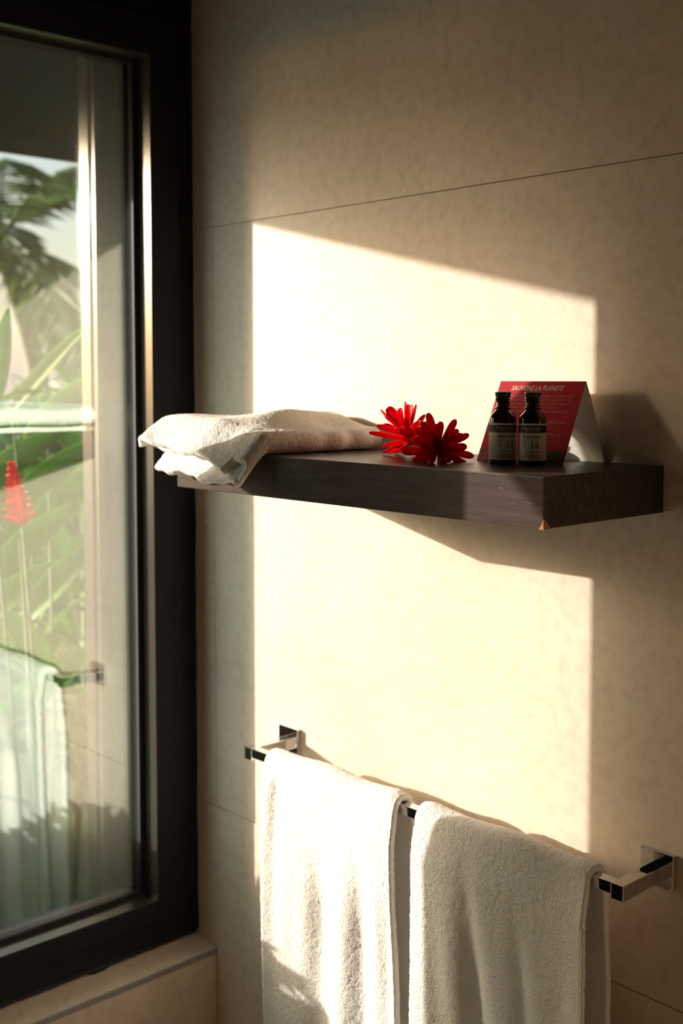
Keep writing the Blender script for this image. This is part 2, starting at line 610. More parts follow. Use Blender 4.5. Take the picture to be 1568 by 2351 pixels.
# ================================================================== towel rail
BZ, BY = 0.9185, -0.088
rail = empty('towel_rail', (-1.165, 0.0, 0.9225))
tag(rail, 'square chrome towel rail mounted on the tile wall under the shelf', 'towel rail')
PX = (-1.5290, -0.7990)
for px in PX:
    box('wall_plate', px - 0.0245, px + 0.0245, -0.0085, -0.0002, 0.8995, 0.9455, M['chrome'], rail, 0.0012)
    box('bracket_arm', px - 0.0090, px + 0.0090, BY - 0.0088, -0.0080, BZ - 0.0100, BZ + 0.0100, M['chrome'], rail, 0.0010)
box('bar', PX[0] + 0.0088, PX[1] - 0.0088, BY - 0.0080, BY + 0.0080, BZ - 0.0050, BZ + 0.0098, M['chrome'], rail, 0.0010)


# ================================================================== hanging towels
def hanging_towel(name, label, xl, xr, front_valleys, z_front, z_back, seed, flare_l, flare_r, thick=0.010):
    """A towel draped over the bar: front sheet, round over the bar, back sheet."""
    R = np.random.default_rng(seed)
    step = 0.0028
    rad = 0.0155
    ztop = BZ + 0.0100
    # path of the sheet (y, z), from the front hem up over the bar to the back hem
    path = []
    nf = int((ztop - 0.004 - z_front) / step)
    for i in range(nf):
        path.append((BY - rad, z_front + (ztop - 0.004 - z_front) * i / nf, 0))
    na = 18
    for i in range(na + 1):
        a = math.pi - math.pi * i / na
        path.append((BY + rad * math.cos(a), ztop - 0.004 + (rad * 0.80) * math.sin(a), 1))
    nb = int((ztop - 0.004 - z_back) / step)
    for i in range(1, nb + 1):
        path.append((BY + rad, ztop - 0.004 - (ztop - 0.004 - z_back) * i / nb, 2))
    nu = int((xr - xl) / step)
    P = np.array([(p[0], p[1]) for p in path])
    kind = np.array([p[2] for p in path])
    u = np.linspace(0, 1, nu + 1)
    V, U = np.meshgrid(np.arange(len(path)), u, indexing='ij')
    yy = P[V, 0].astype(float)
    zz = P[V, 1].astype(float)
    kk = kind[V]
    drop = np.clip(ztop - zz, 0, None)
    xx = xl + (xr - xl) * U
    xx = xx + np.where(U < 0.5, (1 - 2 * U), 0) * flare_l * drop - np.where(U > 0.5, 2 * U - 1, 0) * -flare_r * drop
    # folds on the front sheet: each a smooth valley that opens downward
    fold = np.zeros_like(xx)
    for (ut, ub, dep, wid, d0, d1) in front_valleys:
        uc = ut + (ub - ut) * np.clip(drop / 0.45, 0, 1.4)
        env = np.clip((drop - d0) / max(d1 - d0, 1e-4), 0, 1)
        env = env * env * (3 - 2 * env)
        ww = wid * (0.7 + 0.9 * np.clip(drop / 0.4, 0, 1.5))
        fold += dep * env * np.exp(-((U - uc) / ww) ** 2)
    front = kk == 0
    wav = 0.0025 * np.sin(U * 9 + drop * 5 + seed) * np.clip(drop / 0.2, 0, 1)
    yy = np.where(front, yy + fold + wav, yy)
    # belly of the front sheet below the bar; back sheet hangs close to the wall
    yy = np.where(front, yy - 0.010 * np.clip(drop / 0.06, 0, 1) * np.clip(1 - drop / 0.9, 0, 1), yy)
    back = kk == 2
    yy = np.where(back, yy + 0.012 * np.clip(drop / 0.15, 0, 1) + 0.004 * np.sin(U * 7 + 1.3), yy)
    # top line sags softly and the side edges round over
    edge = np.exp(-(U / 0.035) ** 2) + np.exp(-((1 - U) / 0.035) ** 2)
    zz = zz + (0.0022 * np.sin(U * 11 + seed) - 0.003 * edge) * np.exp(-drop / 0.02)
    # back layer slightly wider than the front one
    # pile
    co = np.stack([xx, yy, zz], -1)
    co += R.normal(0, 0.00030, co.shape)
    n0, n1 = len(path), nu + 1
    verts = co.reshape(-1, 3)
    idx = np.arange(n0 * n1).reshape(n0, n1)
    faces = np.stack([idx[:-1, :-1], idx[1:, :-1], idx[1:, 1:], idx[:-1, 1:]], -1).reshape(-1, 4)
    me = bpy.data.meshes.new(name)
    me.from_pydata(verts.tolist(), [], faces.tolist())
    me.polygons.foreach_set('use_smooth', [True] * len(me.polygons))
    me.update()
    o = link(name, me, M['terry'])
    md = o.modifiers.new('thickness', 'SOLIDIFY')
    md.thickness = thick
    md.offset = 0.0
    md.use_rim = True
    tag(o, label, 'towel', 'towels on the rail')
    return o, co


t1, co1 = hanging_towel(
    'hand_towel', 'sunlit white terry towel on the rail nearer the window', -1.470, -1.172,
    [(0.13, 0.06, 0.006, 0.060, 0.005, 0.05), (0.50, 0.42, 0.015, 0.075, 0.09, 0.26),
     (0.78, 0.76, 0.016, 0.070, 0.07, 0.24), (0.97, 0.94, 0.010, 0.06, 0.10, 0.30),
     (0.28, 0.20, 0.005, 0.07, 0.12, 0.3)],
    0.30, 0.34, 3, -0.01, 0.0)
t2, co2 = hanging_towel(
    'hand_towel', 'mostly shaded white terry towel on the rail next to its right bracket', -1.130, -0.836,
    [(0.33, 0.45, 0.017, 0.060, 0.0, 0.26), (0.62, 0.74, 0.011, 0.050, 0.02, 0.30),
     (0.13, 0.22, 0.006, 0.06, 0.05, 0.3), (0.88, 0.90, 0.005, 0.06, 0.05, 0.3)],
    0.30, 0.34, 8, -0.012, 0.0)
# woven hem down the free edge of the second towel
hem = [tuple(co2[i, -1] + np.array([0.0008, -0.0035, 0])) for i in range(4, int(len(co2) * 0.46), 6)]
tube('hem', hem, 0.0022, M['hem'], t2, 8)


# ================================================================== folded towel on the shelf
def folded_towel():
    """Roll-folded towel, its layers open at the front where it hangs over the shelf edge."""
    xl, xr = -1.556, -1.290
    th = 0.0120
    z0 = SZ1 + 0.0072
    # cross-section path in (x, z): bottom layer left to right, fold, top layer back to the left, fold under
    path = []
    n = 60

    def top_z(t):
        e = min(1.0, t / 0.45)
        return 0.0190 + 0.0200 * e * e * (3 - 2 * e)
    for i in range(n + 1):
        path.append((xl + 0.034 + (xr - 0.010 - xl - 0.034) * i / n, 0.0))
    for i in range(1, 16):
        a = -math.pi / 2 + math.pi * i / 16
        path.append((xr - 0.010 + 0.0110 * math.cos(a), 0.0095 + 0.0095 * math.sin(a)))
    for i in range(n + 1):
        path.append((xr - 0.010 + (xl + 0.014 - xr + 0.010) * i / n, top_z(i / n)))
    for i in range(1, 14):
        a = math.pi / 2 + math.pi * i / 14
        path.append((xl + 0.014 + 0.014 * math.cos(a), 0.0280 + 0.0110 * math.sin(a)))
    for i in range(1, 26):
        path.append((xl + 0.014 + 0.110 * i / 25, 0.0170 - 0.001 * i / 25))
    P = np.array(path)
    ny = 110
    yf, yb = -0.2860, -0.022
    R = np.random.default_rng(5)
    t = np.linspace(0, 1, ny + 1)
    T, S = np.meshgrid(t, np.arange(len(path)), indexing='ij')
    x = P[S, 0].copy()
    zr = P[S, 1].copy()
    y = yf + (yb - yf) * T
    uu = (x - xl) / (xr - xl)
    # front hem wanders, layers stagger
    hemw = 0.004 * np.sin(uu * 5.0 + 0.6) + 0.0025 * np.sin(uu * 17 + zr * 90)
    y = y + (1 - T) ** 3 * (hemw + np.where(zr > 0.022, -0.004, np.where(zr > 0.01, 0.012, 0.0)))
    # droop over the front edge of the shelf and the free left end
    over = np.clip((SYF + 0.006) - y, 0, None)
    droop = -1.25 * over * over / (over + 0.016)
    droop = droop * (1 - 0.45 * np.exp(-(np.clip(uu, 0, 1) / 0.14) ** 2) * np.clip(zr / 0.02, 0, 1))
    leftover = np.clip(SX0 + 0.01 - x, 0, None)
    droop += -0.10 * leftover
    # puffier towards the back, wrinkles on top
    puff = 1.0 + 0.12 * T
    top = np.clip(zr / 0.030, 0, 1)
    wr = (0.0045 * np.sin(7.5 * uu + 5.5 * T) * np.sin(math.pi * T)
          + 0.0050 * np.exp(-((uu - 0.62 + 0.25 * (T - 0.6)) / 0.07) ** 2) * np.exp(-((T - 0.62) / 0.22) ** 2)
          - 0.0065 * np.exp(-((uu - 0.80) / 0.09) ** 2) * np.exp(-((T - 0.80) / 0.12) ** 2)
          - 0.0050 * np.exp(-((uu - 0.52) / 0.06) ** 2) * np.exp(-((T - 0.66) / 0.14) ** 2)
          - 0.0060 * np.exp(-((uu - 0.72) / 0.12) ** 2) * np.exp(-((T - 0.16) / 0.12) ** 2))
    z = z0 + zr * puff + droop + wr * top
    # creases where the folded side bends
    side = np.exp(-((uu - 1.0) / 0.06) ** 2)
    x = x + side * (0.0035 * np.sin(T * 31) * np.exp(-((T - 0.72) / 0.22) ** 2) - 0.012 * (1 - T) ** 2)
    # scalloped bottom hem
    z += np.where(zr < 0.004, 0.0012 * np.sin(uu * 38) * (1 - T) ** 6, 0)
    co = np.stack([x, y, z], -1) + R.normal(0, 0.00038, x.shape + (3,))
    n0, n1 = ny + 1, len(path)
    idx = np.arange(n0 * n1).reshape(n0, n1)
    faces = np.stack([idx[:-1, :-1], idx[:-1, 1:], idx[1:, 1:], idx[1:, :-1]], -1).reshape(-1, 4)
    me = bpy.data.meshes.new('folded_towel')
    me.from_pydata(co.reshape(-1, 3).tolist(), [], faces.tolist())
    me.polygons.foreach_set('use_smooth', [True] * len(me.polygons))
    me.update()
    o = link('folded_towel', me, M['terry'])
    md = o.modifiers.new('thickness', 'SOLIDIFY')
    md.thickness = th
    md.offset = 0.0
    sd = o.modifiers.new('soft', 'SUBSURF')
    sd.levels = sd.render_levels = 1
    tag(o, 'cream folded terry towel lying over the window end of the shelf', 'towel')
    return o


folded_towel()


# ================================================================== bottles
def serif_one_four(h):
    """Polygons of the serif numerals 1 and 4, height h, as quads in a flat plane."""
    q = []

    def r(x0, x1, z0, z1):
        q.append([(x0 * h, z0 * h), (x1 * h, z0 * h), (x1 * h, z1 * h), (x0 * h, z1 * h)])
    # 1
    r(0.19, 0.29, 0.03, 0.98)
    r(0.08, 0.40, 0.0, 0.045)
    q.append([(0.05 * h, 0.82 * h), (0.07 * h, 0.79 * h), (0.20 * h, 0.86 * h), (0.22 * h, 0.98 * h)])
    # 4
    r(0.86, 0.96, 0.03, 0.98)
    r(0.76, 1.06, 0.0, 0.045)
    r(0.52, 1.08, 0.26, 0.33)
    q.append([(0.52 * h, 0.33 * h), (0.58 * h, 0.33 * h), (0.90 * h, 0.92 * h), (0.90 * h, 0.98 * h)])
    vs_, fs = [], []
    for quad in q:
        b = len(vs_)
        # subdivide along x so that it can follow the curved label
        n = 5
        for i in range(n + 1):
            t = i / n
            lo = Vector((quad[0][0] * (1 - t) + quad[1][0] * t, quad[0][1] * (1 - t) + quad[1][1] * t, 0))
            hi = Vector((quad[3][0] * (1 - t) + quad[2][0] * t, quad[3][1] * (1 - t) + quad[2][1] * t, 0))
            vs_ += [lo, hi]
        for i in range(n):
            fs.append((b + 2 * i, b + 2 * i + 2, b + 2 * i + 3, b + 2 * i + 1))
    return vs_, fs


BR = 0.0172


def bottle(loc, facing, label):
    """facing: angle (rad) of the label centre around z."""
    b = empty('lotion_bottle', loc, 0.0)
    tag(b, label, 'bottle', 'lotion bottles')
    H = 0.0925
    body = lathe('glass_body', [(0.0, 0.0004), (0.0145, 0.0), (0.0164, 0.0008), (BR, 0.0026), (BR, 0.0565), (0.0169, 0.0595),
                                (0.0160, 0.0622), (0.0100, 0.0688), (0.0092, 0.0700), (0.0092, 0.0706), (0.0107, 0.0709),
                                (0.0110, 0.0718), (0.0107, 0.0728), (0.0088, 0.0732), (0.0085, 0.0742), (0.0085, 0.0794),
                                (0.0096, 0.0800), (0.0100, 0.0810), (0.0096, 0.0818), (0.0091, 0.0822), (0.0097, 0.0829),
                                (0.0101, 0.0838), (0.0097, 0.0846), (0.0090, 0.0850), (0.0085, 0.0870)], M['amber'], b, 56, inv=False)
    cap = lathe('cap', [(0.0, 0.0851), (0.0088, 0.0852), (0.0094, 0.0856), (0.0096, 0.0872), (0.0102, 0.0896), (0.0104, 0.0905),
                        (0.0104, 0.0919), (0.0100, 0.0925), (0.0, 0.0925)], M['cap'], b, 56, inv=False)

    def wrap(verts, x_off, z_off, r, sc=1.0):
        out = []
        for v in verts:
            a = facing + (v.x * sc + x_off) / BR
            out.append((r * math.cos(a), r * math.sin(a), v.y * sc + z_off))
        return out

    def strip(name, z0, z1, r, mat, parent, half=2.75):
        n = 64
        vs2, fs2 = [], []
        for i in range(n + 1):
            a = facing - half + 2 * half * i / n
            for rr in (r - 0.00012, r):
                for z in (z0, z1):
                    vs2.append((rr * math.cos(a), rr * math.sin(a), z))
        for i in range(n):
            k = i * 4
            fs2 += [(k + 2, k + 6, k + 7, k + 3), (k + 4, k, k + 1, k + 5), (k + 1, k + 3, k + 7, k + 5), (k + 2, k, k + 4, k + 6)]
        fs2 += [(0, 2, 3, 1), (n * 4, n * 4 + 1, n * 4 + 3, n * 4 + 2)]
        return mesh_obj(name, vs2, fs2, mat, parent, False, inv=False)

    lab = strip('label', 0.0062, 0.0530, BR + 0.00025, M['label'], b)
    strip('label_band', 0.0412, 0.0506, BR + 0.00032, M['label_band'], lab)

    def line(s, size, x0, z0, mat, width=None, bold=0.0, name='lettering', spacing=1.0):
        vs2, fs2 = text_geom(s, size, 0, bold, spacing=spacing)
        if not vs2:
            return
        xs_ = [v.x for v in vs2]
        w = max(xs_) - min(xs_)
        sc = 1.0
        if width:
            for v in vs2:
                v.x = (v.x - min(xs_)) * width / w
        mesh_obj(name, wrap(vs2, x0, z0, BR + 0.00042), fs2, mat, lab, inv=False)

    W = 0.0245
    x0 = -W / 2
    line('Naturals', 0.0070, x0, 0.0447, M['ink_white'], W, 0.00006)
    line('REMEDIES', 0.0028, x0 + 0.0045, 0.0421, M['ink_white'], W * 0.78, spacing=1.3)
    line('Body Lotion', 0.0046, x0 + 0.002, 0.0350, M['ink'], W * 0.90, 0.00010)
    line('N', 0.0050, x0 + 0.002, 0.0288, M['ink'], 0.0034)
    line('o', 0.0024, x0 + 0.0060, 0.0306, M['ink'])
    vs2, fs2 = serif_one_four(0.0098)
    mesh_obj('lettering', wrap(vs2, x0 + 0.0115, 0.0212, BR + 0.00042), fs2, M['ink'], lab, inv=False)
    for (zz, ww, mt) in ((0.0253, 0.0045, 'ink_grey'), (0.0232, 0.0042, 'ink_grey')):
        vs2 = [Vector((0, 0, 0)), Vector((ww, 0, 0)), Vector((ww, 0.0009, 0)), Vector((0, 0.0009, 0))]
        mesh_obj('lettering', wrap(vs2, x0 + 0.002, zz, BR + 0.00042), [(0, 1, 2, 3)], M[mt], lab, inv=False)
    # rows of print too fine to read: broken dashes
    for (zz, x1, ww, hh, mt) in ((0.0166, 0.003, 0.020, 0.0014, 'ink_grey'), (0.0132, 0.001, 0.022, 0.0008, 'ink_red'),
                                 (0.0112, 0.001, 0.023, 0.0008, 'ink_red'), (0.0094, 0.001, 0.021, 0.0008, 'ink_red')):
        x = 0.0
        vs3, fs3 = [], []
        while x < ww:
            d = random.uniform(0.0008, 0.0022)
            kq = len(vs3)
            vs3 += [Vector((x, 0, 0)), Vector((x + d, 0, 0)), Vector((x + d, hh, 0)), Vector((x, hh, 0))]
            fs3.append((kq, kq + 1, kq + 2, kq + 3))
            x += d + random.uniform(0.0003, 0.0008)
        mesh_obj('lettering', wrap(vs3, x0 + x1, zz, BR + 0.00042), fs3, M[mt], lab, inv=False)
    return b


def to_cam_angle(p):
    return math.atan2(CAM.y - p[1], CAM.x - p[0])


B1 = (-0.9615, -0.1257, SZ1)
B2 = (-0.9262, -0.1097, SZ1)
bottle(B1, to_cam_angle(B1) + math.radians(16), 'left one of two brown lotion bottles on the shelf, label turned rightwards')
bottle(B2, to_cam_angle(B2) + math.radians(-5), 'right one of two brown lotion bottles on the shelf, label facing forward')


# ================================================================== tent card
def tent_card():
    fl, fr_ = Vector((-1.0300, -0.0955, SZ1)), Vector((-0.8990, -0.0815, SZ1))      # front leaf foot
    al = Vector((-1.0290, -0.0475, SZ1 + 0.1058))
    ar = al + (fr_ - fl) * 0.992  # fold
    bl, br_ = Vector((-1.0320, -0.0080, SZ1)), Vector((-0.8900, -0.0045, SZ1))      # back leaf foot
    root = empty('tent_card', (-0.965, -0.05, SZ1))
    tag(root, 'red folded tent card standing behind the two bottles', 'card')
    th = 0.0004

    def leaf(name, a, b_, c, d, mat, bow=0.0):
        # a,b foot left/right, c,d fold right/left; outward bow
        n = (b_ - a).cross(d - a).normalized()
        vs2, fs2 = [], []
        NN = 10
        for s in (0, 1):
            for j in range(NN + 1):
                t = j / NN
                off = n * (bow * math.sin(math.pi * t) + (th if s else -th))
                vs2 += [a.lerp(d, t) + off, b_.lerp(c, t) + off]
        k2 = 2 * (NN + 1)
        for j in range(NN):
            i = 2 * j
            fs2.append((k2 + i, k2 + i + 1, k2 + i + 3, k2 + i + 2))
            fs2.append((i + 1, i, i + 2, i + 3))
            fs2.append((i, k2 + i, k2 + i + 2, i + 2))
            fs2.append((k2 + i + 1, i + 1, i + 3, k2 + i + 3))
        fs2.append((0, 1, k2 + 1, k2))
        fs2.append((k2 - 1, k2 - 2, 2 * k2 - 2, 2 * k2 - 1))
        return mesh_obj(name, vs2, fs2, mat, root), n

    front, n = leaf('front_leaf', fl, fr_, ar, al, M['card_white'])
    back, n2 = leaf('back_leaf', bl, br_, ar, al, M['card_white'], bow=-0.003)
    # printed red face over the front leaf
    W = (fr_ - fl).length
    ux = (fr_ - fl).normalized()

    def at(s, t, lift):
        return fl.lerp(fr_, s).lerp(al.lerp(ar, s), t) + n * (th + lift)

    def patch(name, s0, s1, t0, t1, lift, mat, parent):
        v = []
        for l in (lift - 0.00012, lift):
            v += [at(s0, t0, l), at(s1, t0, l), at(s1, t1, l), at(s0, t1, l)]
        return mesh_obj(name, v, [(4, 5, 6, 7), (3, 2, 1, 0), (0, 1, 5, 4), (1, 2, 6, 5), (2, 3, 7, 6), (3, 0, 4, 7)], mat, parent)

    patch('print_red', 0.0, 1.0, 0.0, 1.0, 0.00018, M['card_red'], front)
    patch('print_foot', 0.0, 1.0, 0.005, 0.155, 0.00032, M['card_dark'], front)

    def disc(name, s, t, r, mat):
        vs2, fs2 = [at(s, t, 0.00046)], []
        m = 20
        for i in range(m):
            a = 2 * math.pi * i / m
            rr = r * (1 + 0.12 * math.sin(3 * a + 0.5))
            vs2.append(at(s + rr * math.cos(a) / W, t + rr * math.sin(a) / 0.115, 0.00046))
        for i in range(m):
            fs2.append((0, 1 + i, 1 + (i + 1) % m))
        mesh_obj(name, vs2, fs2, mat, front)
    disc('logo', 0.865, 0.085, 0.0085, M['logo_blue'])
    disc('logo', 0.085, 0.085, 0.0075, M['logo_maroon'])

    def line(s, size_t, s0, t0, mat, s1=None, shear=0.0, bold=0.0):
        vs2, fs2 = text_geom(s, 1.0, shear, bold)
        xs_ = [v.x for v in vs2]
        w = max(xs_) - min(xs_)
        mx_ = min(xs_)
        out = [at(s0 + (v.x - mx_) * (s1 - s0) / w, t0 + v.y * size_t, 0.00046) for v in vs2]
        mesh_obj('lettering', out, fs2, mat, front)
    line('SAUVONS LA PLANETE', 0.083, 0.16, 0.885, M['card_text'], 0.775, 0.30, 0.010)
    L2 = M['card_text2']
    for s, t0, s0, s1 in (('IMAGINEZ COMBIEN DE TONNES DE', 0.800, 0.14, 0.905),
                          ('SERVIETTES CHAQUE JOUR DANS TOUS', 0.752, 0.14, 0.905),
                          ('ET LA QUANTITE MONSTRUEUSE DE', 0.704, 0.14, 0.905),
                          ('LESSIVE QUI POLLUE L\'EAU ?', 0.656, 0.14, 0.80),
                          ('POUR L\'ENVIRONNEMENT, MERCI DE', 0.608, 0.14, 0.905),
                          ('VEUILLEZ LAISSER LES', 0.480, 0.30, 0.905),
                          ('SERVIETTES ACCROCHE', 0.432, 0.20, 0.72),
                          ('SERVIETTES SUR LE', 0.335, 0.42, 0.885)):
        line(s, 0.043, s0, t0, L2, s1, 0.18, 0.012)
    return root


tent_card()


# ================================================================== red flower heads
def bract_mesh(length, width, curl, cup, round_tip=0.5, name='bract'):
    n, m = 11, 4
    vs_, fs = [], []
    for s in (0, 1):
        for i in range(n + 1):
            t = 1 - (1 - i / n) ** 1.7
            w = width * (0.22 + 0.78 * t ** (0.8 + 0.5 * round_tip)) * max(0.0, 1 - t ** (3.0 + 4.0 * round_tip)) ** 0.55 * (1.12 + 0.15 * (1 - round_tip)) + 0.0004
            for j in range(m + 1):
                u = 2 * j / m - 1
                x = u * w / 2
                r = length * t
                z = curl * length * t * t + cup * width * (u * u - 0.4) * math.sin(math.pi * (0.15 + 0.75 * t))
                vs_.append((x, r, z - s * 0.0007))
    k = (n + 1) * (m + 1)
    for i in range(n):
        for j in range(m):
            a = i * (m + 1) + j
            fs.append((a, a + 1, a + m + 2, a + m + 1))
            fs.append((k + a, k + a + m + 1, k + a + m + 2, k + a + 1))
    me = bpy.data.meshes.new(name)
    me.from_pydata(vs_, [], fs)
    me.polygons.foreach_set('use_smooth', [True] * len(me.polygons))
    me.materials.append(M['bract'])
    return me


BRACTS = [bract_mesh(0.036, 0.0125, 0.10, 0.26, 0.75), bract_mesh(0.032, 0.0150, 0.05, 0.26, 0.9),
          bract_mesh(0.044, 0.0115, 0.12, 0.26, 0.45), bract_mesh(0.026, 0.0125, 0.02, 0.28, 1.0)]


def flower_head(loc, axis, label, layout, seed, scale=1.0, stem_dir=None):
    R = random.Random(seed)
    f = empty('red_ginger_flower', loc)
    tag(f, label, 'flower', 'red ginger flower heads on the shelf')
    ax = Vector(axis).normalized()
    e1 = ax.orthogonal().normalized()
    e2 = ax.cross(e1)
    core = []
    L = layout[-1][0]
    tube('core', [ax * (-0.004 * scale), ax * (0.008 * scale), ax * (L * 0.6), ax * (L + 0.006 * scale)],
         [0.005 * scale, 0.006 * scale, 0.005 * scale, 0.002 * scale], M['bract'], f, 10, inv=False)
    for (h, cnt, tilt, kind, sc) in layout:
        ph = R.uniform(0, 6.28)
        for i in range(cnt):
            a = ph + 2 * math.pi * (i + R.uniform(-0.18, 0.18)) / cnt
            rad = e1 * math.cos(a) + e2 * math.sin(a)
            tl = math.radians(tilt + R.uniform(-9, 9))
            d = rad * math.sin(tl) + ax * math.cos(tl)
            up = (ax * math.sin(tl) - rad * math.cos(tl))
            right = d.cross(up).normalized()
            base = ax * (h + R.uniform(-0.002, 0.002)) + rad * 0.003 * scale
            kd = kind if R.random() < 0.75 else R.randrange(4)
            s_ = sc * scale * R.uniform(0.88, 1.12)
            tip = Vector(loc) + base + d * 0.036 * s_
            if tip.z < SZ1 + 0.0015:                      # lie on the shelf rather than through it
                d = (d + Vector((0, 0, (SZ1 + 0.0015 - tip.z) / (0.036 * s_)))).normalized()
                right = d.cross(up).normalized()
                up = right.cross(d)
            o = bpy.data.objects.new('bract', BRACTS[kd])
            COL.objects.link(o)
            o.parent = f
            m = Matrix((right, d, up)).transposed().to_4x4()
            o.matrix_local = Matrix.Translation(base) @ m @ Matrix.Scale(s_, 4)
    return f


flower_head((-1.150, -0.100, SZ1 + 0.020), (-0.25, -0.10, 0.45), 'bright red ginger flower touching the folded towel',
            [(0.000, 9, 98, 1, 1.20), (0.006, 9, 76, 1, 1.25), (0.012, 8, 52, 0, 1.25), (0.018, 6, 26, 1, 1.10)], 4, 1.0)
flower_head((-1.048, -0.152, SZ1 + 0.0170), (0.50, -0.62, 0.20), 'dark red ginger flower in shade beside the tent card',
            [(0.000, 9, 100, 2, 1.20), (0.005, 9, 84, 0, 1.15), (0.010, 9, 64, 0, 1.05), (0.015, 7, 44, 1, 1.0), (0.019, 6, 22, 3, 0.95)], 12, 0.82)


# ================================================================== garden
def ray_x(px, py, x):
    fw = Vector((-math.sin(YAW) * math.cos(PITCH), math.cos(YAW) * math.cos(PITCH), -math.sin(PITCH)))
    rt = Vector((math.cos(YAW), math.sin(YAW), 0))
    up = rt.cross(fw)
    d = fw + rt * ((px - CX) / F_PX) - up * ((py - CY) / F_PX)
    return CAM + d * ((x - CAM.x) / d.x)


def leaf_blade(name, base, tip, width, sag, mat, parent, roll=0.0, n=14):
    base, tip = Vector(base), Vector(tip)
    ax = tip - base
    L = ax.length
    d = ax.normalized()
    side = d.cross(Vector((0, 0, 1)))
    if side.length < 1e-3:
        side = Vector((0, 1, 0))
    side.normalize()
    side = Matrix.Rotation(roll, 3, d) @ side
    up = side.cross(d).normalized()
    vs_, fs = [], []
    m = 4
    for s in (0, 1):
        for i in range(n + 1):
            t = i / n
            w = width * (math.sin(math.pi * (0.06 + 0.94 * t) ** 0.8) ** 0.8 * 0.97 + 0.03) if t < 1 else width * 0.02
            c = base + ax * t + up * (sag * L * 4 * t * (1 - t))
            for j in range(m + 1):
                u = 2 * j / m - 1
                ripple = 0.012 * width * math.sin(t * 40 + j)
                vs_.append(c + side * (u * w / 2) + up * (abs(u) * w * 0.16 + ripple - s * 0.0012))
    k = (n + 1) * (m + 1)
    for i in range(n):
        for j in range(m):
            a = i * (m + 1) + j
            fs.append((a, a + 1, a + m + 2, a + m + 1))
            fs.append((k + a, k + a + m + 1, k + a + m + 2, k + a + 1))
    return mesh_obj(name, vs_, fs, mat, parent, True)


def ginger_plant(loc, label, leaves, stems, flowers=()):
    p = empty('ginger_plant', loc)
    tag(p, label, 'plant', 'ginger plants outside the window')
    for (a, b, r) in stems:
        a, b = Vector(a), Vector(b)
        mid = a.lerp(b, 0.5) + Vector((0.02, 0.01, 0))
        tube('stem', [a, mid, b], [r, r * 0.85, r * 0.5], M['stem'], p, 8)
    for (a, b, w, sag, mat, roll) in leaves:
        leaf_blade('leaf', a, b, w, sag, M[mat], p, roll)
    for (c, ax, L, wid) in flowers:
        fe = bpy.data.objects.new('inflorescence', None)
        COL.objects.link(fe)
        fe.parent = p
        fe.location = Vector(c) - Vector(loc)
        ax = Vector(ax).normalized()
        e1 = ax.orthogonal().normalized()
        e2 = ax.cross(e1)
        R = random.Random(3)
        rows = 9
        for i in range(rows):
            t = i / (rows - 1)
            h = L * (t - 0.1)
            cnt = 7 if t < 0.8 else 5
            tl = math.radians(58 - 40 * t)
            for j in range(cnt):
                a = 2 * math.pi * (j + 0.5 * (i % 2)) / cnt + R.uniform(-.1, .1)
                rad = e1 * math.cos(a) + e2 * math.sin(a)
                d = rad * math.sin(tl) + ax * math.cos(tl)
                up = ax * math.sin(tl) - rad * math.cos(tl)
                o = bpy.data.objects.new('bract', BRACTS[1])
                COL.objects.link(o)
                o.parent = fe
                m = Matrix((d.cross(up).normalized(), d, up)).transposed().to_4x4()
                o.matrix_local = Matrix.Translation(ax * h) @ m @ Matrix.Scale(wid * (1 - 0.35 * t) / 0.03, 4)
    return p


# the plant close to the window, with its red flower
G = -0.35
px_ = ray_x
root1 = Vector((-2.75, 0.20, G))
lv = []
for (b, t, x0, x1, w, sag, mat, roll) in (
        ((30, 940), (215, 735), -2.70, -2.62, 0.052, 0.03, 'leaf_pale', 0.7),
        ((-30, 960), (20, 705), -2.60, -2.60, 0.060, 0.02, 'leaf', 1.1),
        ((60, 1010), (230, 850), -2.85, -2.80, 0.060, 0.05, 'leaf_pale', 0.9),
        ((-10, 930), (110, 900), -2.66, -2.60, 0.055, 0.06, 'leaf', 0.2),
        ((110, 980), (260, 880), -2.95, -2.90, 0.075, 0.04, 'leaf', 0.8),
        ((-40, 1120), (150, 985), -2.75, -2.70, 0.075, 0.05, 'leaf', 0.9),
        ((20, 1170), (250, 1000), -2.80, -2.75, 0.080, 0.04, 'leaf', 0.8),
        ((90, 1180), (300, 1050), -2.95, -2.90, 0.085, 0.05, 'leaf', 0.9),
        ((150, 1300), (60, 1080), -3.0, -3.0, 0.080, 0.02, 'leaf', 1.0),
        ((-20, 1330), (190, 1150), -2.9, -2.85, 0.085, 0.05, 'leaf', 0.8),
        ((60, 1420), (240, 1230), -3.0, -2.9, 0.085, 0.04, 'leaf', 0.9),
        ((-60, 1450), (120, 1290), -2.8, -2.75, 0.080, 0.05, 'leaf', 0.7),
        ((130, 1560), (10, 1400), -3.0, -2.9, 0.080, 0.04, 'leaf', 0.9),
        ((20, 1640), (220, 1480), -2.9, -2.85, 0.085, 0.05, 'leaf', 0.9)):
    lv.append((px_(b[0], b[1], x0), px_(t[0], t[1], x1), w, sag, mat, roll))
st = [((-2.75, 0.20, G), px_(30, 945, -2.68), 0.006), ((-2.80, 0.16, G), px_(-30, 960, -2.62), 0.006),
      ((-2.9, 0.26, G), px_(110, 980, -2.93), 0.006), ((-2.70, 0.14, G), px_(45, 1235, -2.62), 0.006),
      ((-2.95, 0.22, G), px_(60, 1415, -3.0), 0.006)]
ginger_plant(root1, 'tall ginger plant with a red flower spike outside the window', lv, st,
             [(px_(48, 1195, -2.60), (-0.12, -0.10, 1.0), 0.125, 0.048)])

